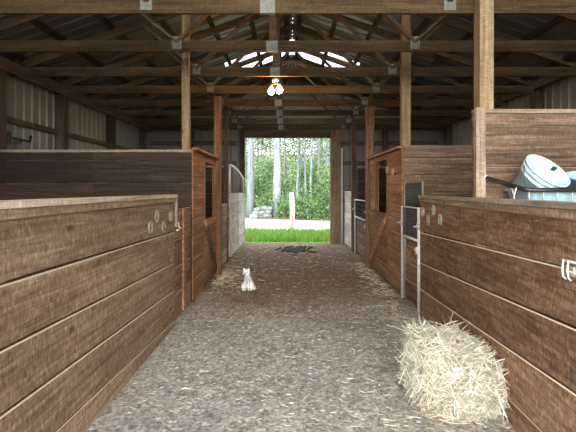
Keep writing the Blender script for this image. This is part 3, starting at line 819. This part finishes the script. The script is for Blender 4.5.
# ------------------------------------------------------------------ cat
cx, cy = -.655, 6.88
t = thing('cat', 'small white cat sitting on the dirt floor facing the viewer', 'cat', (cx, cy, 0))
b = nbm()
def ce(x, y, z, rx_, ry_, rz_, rot=None): ell(b, (cx + x, cy + y, z), (rx_, ry_, rz_), rot, 18, 12)
ce(.012, .075, .085, .085, .10, .085)            # haunches
ce(.008, .04, .145, .068, .072, .095, Matrix.Rotation(.3, 4, 'X'))   # trunk
ce(0, .0, .19, .052, .05, .065)                  # chest
ce(-.004, -.005, .245, .040, .042, .045)         # neck
ce(-.008, -.025, .292, .057, .052, .049)         # head
ce(-.010, -.066, .278, .024, .022, .017)         # muzzle
ce(-.040, -.045, .275, .02, .02, .018); ce(.022, -.045, .275, .02, .02, .018)    # cheeks
for s in (-1, 1):
    ce(s * .028, -.028, .11, .019, .02, .10); ce(s * .030, -.048, .016, .022, .034, .016)     # front leg, paw
    ce(s * .070 + .008, .035, .06, .034, .07, .06); ce(s * .066 + .006, -.025, .016, .024, .045, .016)  # thigh, hind paw
    # ear
    m = Matrix.Translation((cx - .008 + s * .033, cy - .02, .325)) @ Matrix.Rotation(s * .25, 4, 'Y')
    lathe(b, [(.022, -.015), (.021, .0), (.012, .025), (.002, .042)], 10, m @ Matrix.Diagonal((1, .55, 1, 1)))
pts = [(cx + .05, cy + .15, .04), (cx + .12, cy + .11, .022), (cx + .13, cy + .03, .018), (cx + .115, cy - .03, .018)]
tube(b, pts, [.022, .018, .016, .012], 10)
o = obj('body', b, 'fur', t)
md = o.modifiers.new('remesh', 'REMESH'); md.mode = 'VOXEL'; md.voxel_size = .006; md.use_smooth_shade = True
md = o.modifiers.new('smooth', 'SMOOTH'); md.factor = .5; md.iterations = 4
b = nbm(); ell(b, (cx - .002, cy - .046, .17), (.036, .016, .07), Matrix.Rotation(.12, 4, 'X')); obj('chest_shade', b, 'furshade', t, label='pale grey shade on the chest')  # grey-blue shade under the chin, put in as a coloured patch
b = nbm()
for s in (-1, 1):
    e = nbm(); ell(e, (cx - .008 + s * .020, cy - .069, .299), (.0085, .006, .0085)); obj('eye', e, 'eye', t)
ell(b, (cx - .010, cy - .087, .283), (.007, .005, .005)); obj('nose', b, 'nose', t)

# ------------------------------------------------------------------ outdoors
bm = nbm(); box(bm, -60, 60, YF - 60, YF - .06, -.3, -.03); box(bm, -60, XL - .05, YF - .06, YB + .15, -.3, -.03); box(bm, XR + .05, 60, YF - .06, YB + .15, -.3, -.03)
struct('ground_yard', bm, 'forestfloor', 'grassy yard around the barn', 'ground')
def near_edge(x): return 17.3 - .25 * max(-12, min(12, x))
def far_edge(x): return 22.9 - .45 * max(-12, min(12, x))
def strip(bm, f0, f1, za, zb):
    xs = (-60, -12, 12, 60)
    for a, c in zip(xs, xs[1:]):
        hexa(bm, [(a, f0(a), -.6), (c, f0(c), -.6), (c, f1(c), -.6), (a, f1(a), -.6), (a, f0(a), za), (c, f0(c), za), (c, f1(c), zb), (a, f1(a), zb)])
bm = nbm(); strip(bm, lambda x: YB + .16, near_edge, -.02, -.025); struct('ground_lawn', bm, 'turf', 'grass strip outside the rear doorway', 'ground')
bm = nbm(); strip(bm, near_edge, far_edge, -.025, .0)
struct('ground_road', bm, 'road', 'pale gravel road crossing beyond the grass strip', 'road')
bm = nbm(); strip(bm, far_edge, lambda x: 90, .0, 9)
struct('ground_bank', bm, 'forestfloor', 'wooded bank rising beyond the gravel road', 'ground')
b = nbm()
for k in range(9000):
    x = R(-2.4, 2.4); y = 13.35 + (near_edge(x) - 13.4) * random.random() ** 1.2
    blade(b, (x, y, -.022), (R(-.4, .4), R(-.4, .4), 1), R(.06, .2), R(.01, .02), min(1, max(0, g(.55, .22))))
solo('grass', b, 'grass', 'bright green grass growing outside the rear doorway', 'grass', kind='stuff')

def bank(x, y):
    yb_ = far_edge(x)
    return max(-.02, (y - yb_) / (90 - yb_) * 9)
def tree(name, x, y, h, r, lean, label, mat='bark', crown=None, leaf='leaf', nleaf=900, ls=.10, cat='tree', grp=None, br=5, low=.25, spread=1.6, twigs=25):
    z0 = bank(x, y) - .05
    t = thing(name, label, cat, (x, y, z0), grp)
    b = nbm(); pts, rr = [], []
    for k in range(9):
        a = k / 8; pts.append((x + lean * a * a * h + .05 * noise.noise(V((x, k * .7, y))), y + .06 * noise.noise(V((k * .7, y, x))), z0 + h * a)); rr.append(r * (1 - .75 * a) * (1.25 if k == 0 else 1))
    tube(b, pts, rr, 10)
    tips = []
    for k in range(br):
        a = low + (1 - low) * (k + .5) / br; i = min(7, int(a * 8)); p = V(pts[i]).lerp(V(pts[i + 1]), a * 8 - i); an = R(0, 6.28)
        L = spread * R(.6, 1.1) * (1.2 - .5 * a)
        e = p + V((math.cos(an) * L, math.sin(an) * L, L * R(.3, .8))); m = p.lerp(e, .5) + V((0, 0, .1 * L))
        tube(b, [p, m, e], [r * .35 * (1 - a * .6), r * .22, r * .08], 6); tips += [m, e, p.lerp(e, .75)]
    tips += [V(p) for p in pts[-3:]]
    for k in range(twigs):      # fine bare twigs
        c = random.choice(tips); p = V((c.x + g(0, spread * .3), c.y + g(0, spread * .3), max(z0 + .2, c.z + g(0, spread * .3))))
        d = V((R(-1, 1), R(-1, 1), R(-.2, 1.2))).normalized(); L = spread * R(.4, 1.1); m = p + d * L * .5 + V((R(-.1, .1), R(-.1, .1), R(-.05, .12))) * L
        tube(b, [p, m, p + d * L], [.022, .016, .006], 4)
    obj('trunk', b, mat, t)
    b = nbm()
    for k in range(nleaf):
        c = random.choice(tips); s = spread * .42
        leafq(b, (c.x + g(0, s), c.y + g(0, s), max(z0 + .1, c.z + g(0, s * .8))), ls * R(.6, 1.3))
    obj('foliage', b, leaf, t)
    return t
tree('pale_tree', at(251, 200, 24.6).x, 24.6, 10, .25, -.012, 'thick pale-barked tree trunk at the left edge of the rear doorway view', nleaf=500, low=.45)
tree('pale_tree', at(277, 200, 24.2).x, 24.2, 11, .26, -.003, 'straight pale-barked tree trunk just left of the fence post', nleaf=500, low=.45)
tree('slender_tree', at(297, 200, 24.0).x, 24.0, 7, .09, .035, 'slender pale tree leaning right, behind the fence post', nleaf=260, low=.35, br=6, spread=1.0)
tree('slender_tree', at(284, 200, 30).x, 30, 7, .08, .03, 'slender tree between the straight pale trunk and the fence post', mat='twig', nleaf=260, low=.3, spread=1.0)
tree('slender_tree', at(319, 200, 24.5).x, 24.5, 8, .10, -.015, 'slender grey tree at the right of the rear doorway view', nleaf=260, low=.35, mat='twig', spread=1.0)
tree('slender_tree', at(327, 200, 26).x, 26, 8, .11, .0, 'slender tree nearest the right jamb of the rear doorway', nleaf=260, low=.35, spread=1.0)
for k, (px, d, h) in enumerate(((243, 38, 9), (262, 36, 9), (285, 41, 10), (303, 38, 9), (320, 43, 10), (336, 37, 9), (270, 50, 12), (312, 54, 12), (246, 52, 12), (333, 53, 12), (258, 66, 15), (280, 68, 15), (300, 64, 15), (322, 67, 15), (340, 65, 15))):
    tree('leafy_tree', at(px, 200, d).x, d, h, .12, R(-.02, .02), 'pale green leafy tree deep in the woods beyond the gravel road', mat='twig', leaf='leafpale', nleaf=2200, ls=.12, br=9, low=.06, spread=1.9, twigs=110, grp='leafy trees deep in the woods')
for k, (px, o, h) in enumerate(((258, 3.2, 2.3), (266, 2.6, 2.9), (286, 2.3, 2.0), (303, 2.6, 2.4), (314, 3.4, 2.6), (330, 2.4, 2.2), (322, 1.5, 1.4), (334, 1.3, 1.5), (297, 1.0, .9), (308, .9, 1.1), (285, 1.0, .9), (244, 2.2, 1.8), (315, .8, .9), (268, 1.6, 1.2))):
    d = far_edge((px - CX) / F * 23) + o - .55; x = at(px, 200, d).x
    tree('shrub', x, d, h, .04, 0, 'leafy green shrub at the edge of the woods beyond the gravel road', mat='twig', nleaf=int(600 * h), ls=.07, br=9, low=.05, spread=min(.8, .18 + .3 * h), cat='shrub', twigs=10, grp='green shrubs along the woods edge')
tree('slender_tree', at(306, 200, 23.6).x, 23.6, 6.5, .07, -.03, 'thin pale sapling leaning left, just right of the fence post', nleaf=150, low=.4, br=6, spread=.9)
tree('slender_tree', at(311, 200, 23.8).x, 23.8, 7.5, .085, .02, 'thin pale sapling leaning right, between the fence post and the right jamb', nleaf=150, low=.4, br=6, spread=.9)
# fence post
p = at(292, 228, 17.9); b = nbm(); tube(b, [(p.x, 17.9, -.05), (p.x + .02, 17.9, .8), (p.x - .02, 17.9, 1.50)], [.115, .105, .10], 10)
solo('fence_post', b, 'fencepost', 'pale wooden fence post standing between the grass and the gravel road', 'post', (p.x, 17.9, 0))
# rocks
for k in range(9):
    px = 254 + k * 2.1 + R(-.6, .6); d = 23.75 + R(0, .4); p = at(px, 200, d); s = R(.14, .26)
    zr = bank(p.x, d); b = nbm(); dd = bmesh.ops.create_icosphere(b, subdivisions=2, radius=1)
    for v in b.verts: v.co = V((v.co.x * s * 1.2, v.co.y * s, v.co.z * s * .8)) * (1 + .35 * noise.noise(v.co * 1.7 + V((k * 5, 0, 0)))) + V((p.x, d, zr + s * .5 + (k % 3) * .2))
    solo('rock', b, 'rock', 'grey rock in the pile at the far edge of the gravel road', 'rock', (p.x, d, zr), 'pile of rocks beyond the road')

# ------------------------------------------------------------------ light
w = bpy.data.worlds.new('overcast'); S.world = w; w.use_nodes = True
nt = w.node_tree; bg = nt.nodes['Background']
tc = nt.nodes.new('ShaderNodeTexCoord'); sx = nt.nodes.new('ShaderNodeSeparateXYZ'); nt.links.new(tc.outputs['Generated'], sx.inputs[0])
r = ramp(nt, sx.outputs['Z'], [(.0, (.92, .96, 1.0)), (.5, (.96, .98, 1.0)), (1, (.85, .92, 1.0))])
nt.links.new(r.outputs[0], bg.inputs['Color']); bg.inputs['Strength'].default_value = 2.6
sun = bpy.data.objects.new('sun', bpy.data.lights.new('sun', 'SUN')); C.objects.link(sun)
sun.data.energy = 8.0; sun.data.angle = math.radians(75); sun.data.color = (1, .96, .9)
sun.rotation_euler = (math.radians(66), 0, math.radians(-6))
vs = S.view_settings
S.display_settings.display_device = 'sRGB'
vs.view_transform = 'Standard'; vs.look = 'None'; vs.gamma = 1; vs.use_curve_mapping = False; vs.exposure = 0.85
cy_ = S.cycles
cy_.use_denoising = True
cy_.max_bounces = 10; cy_.diffuse_bounces = 6; cy_.sample_clamp_indirect = 8
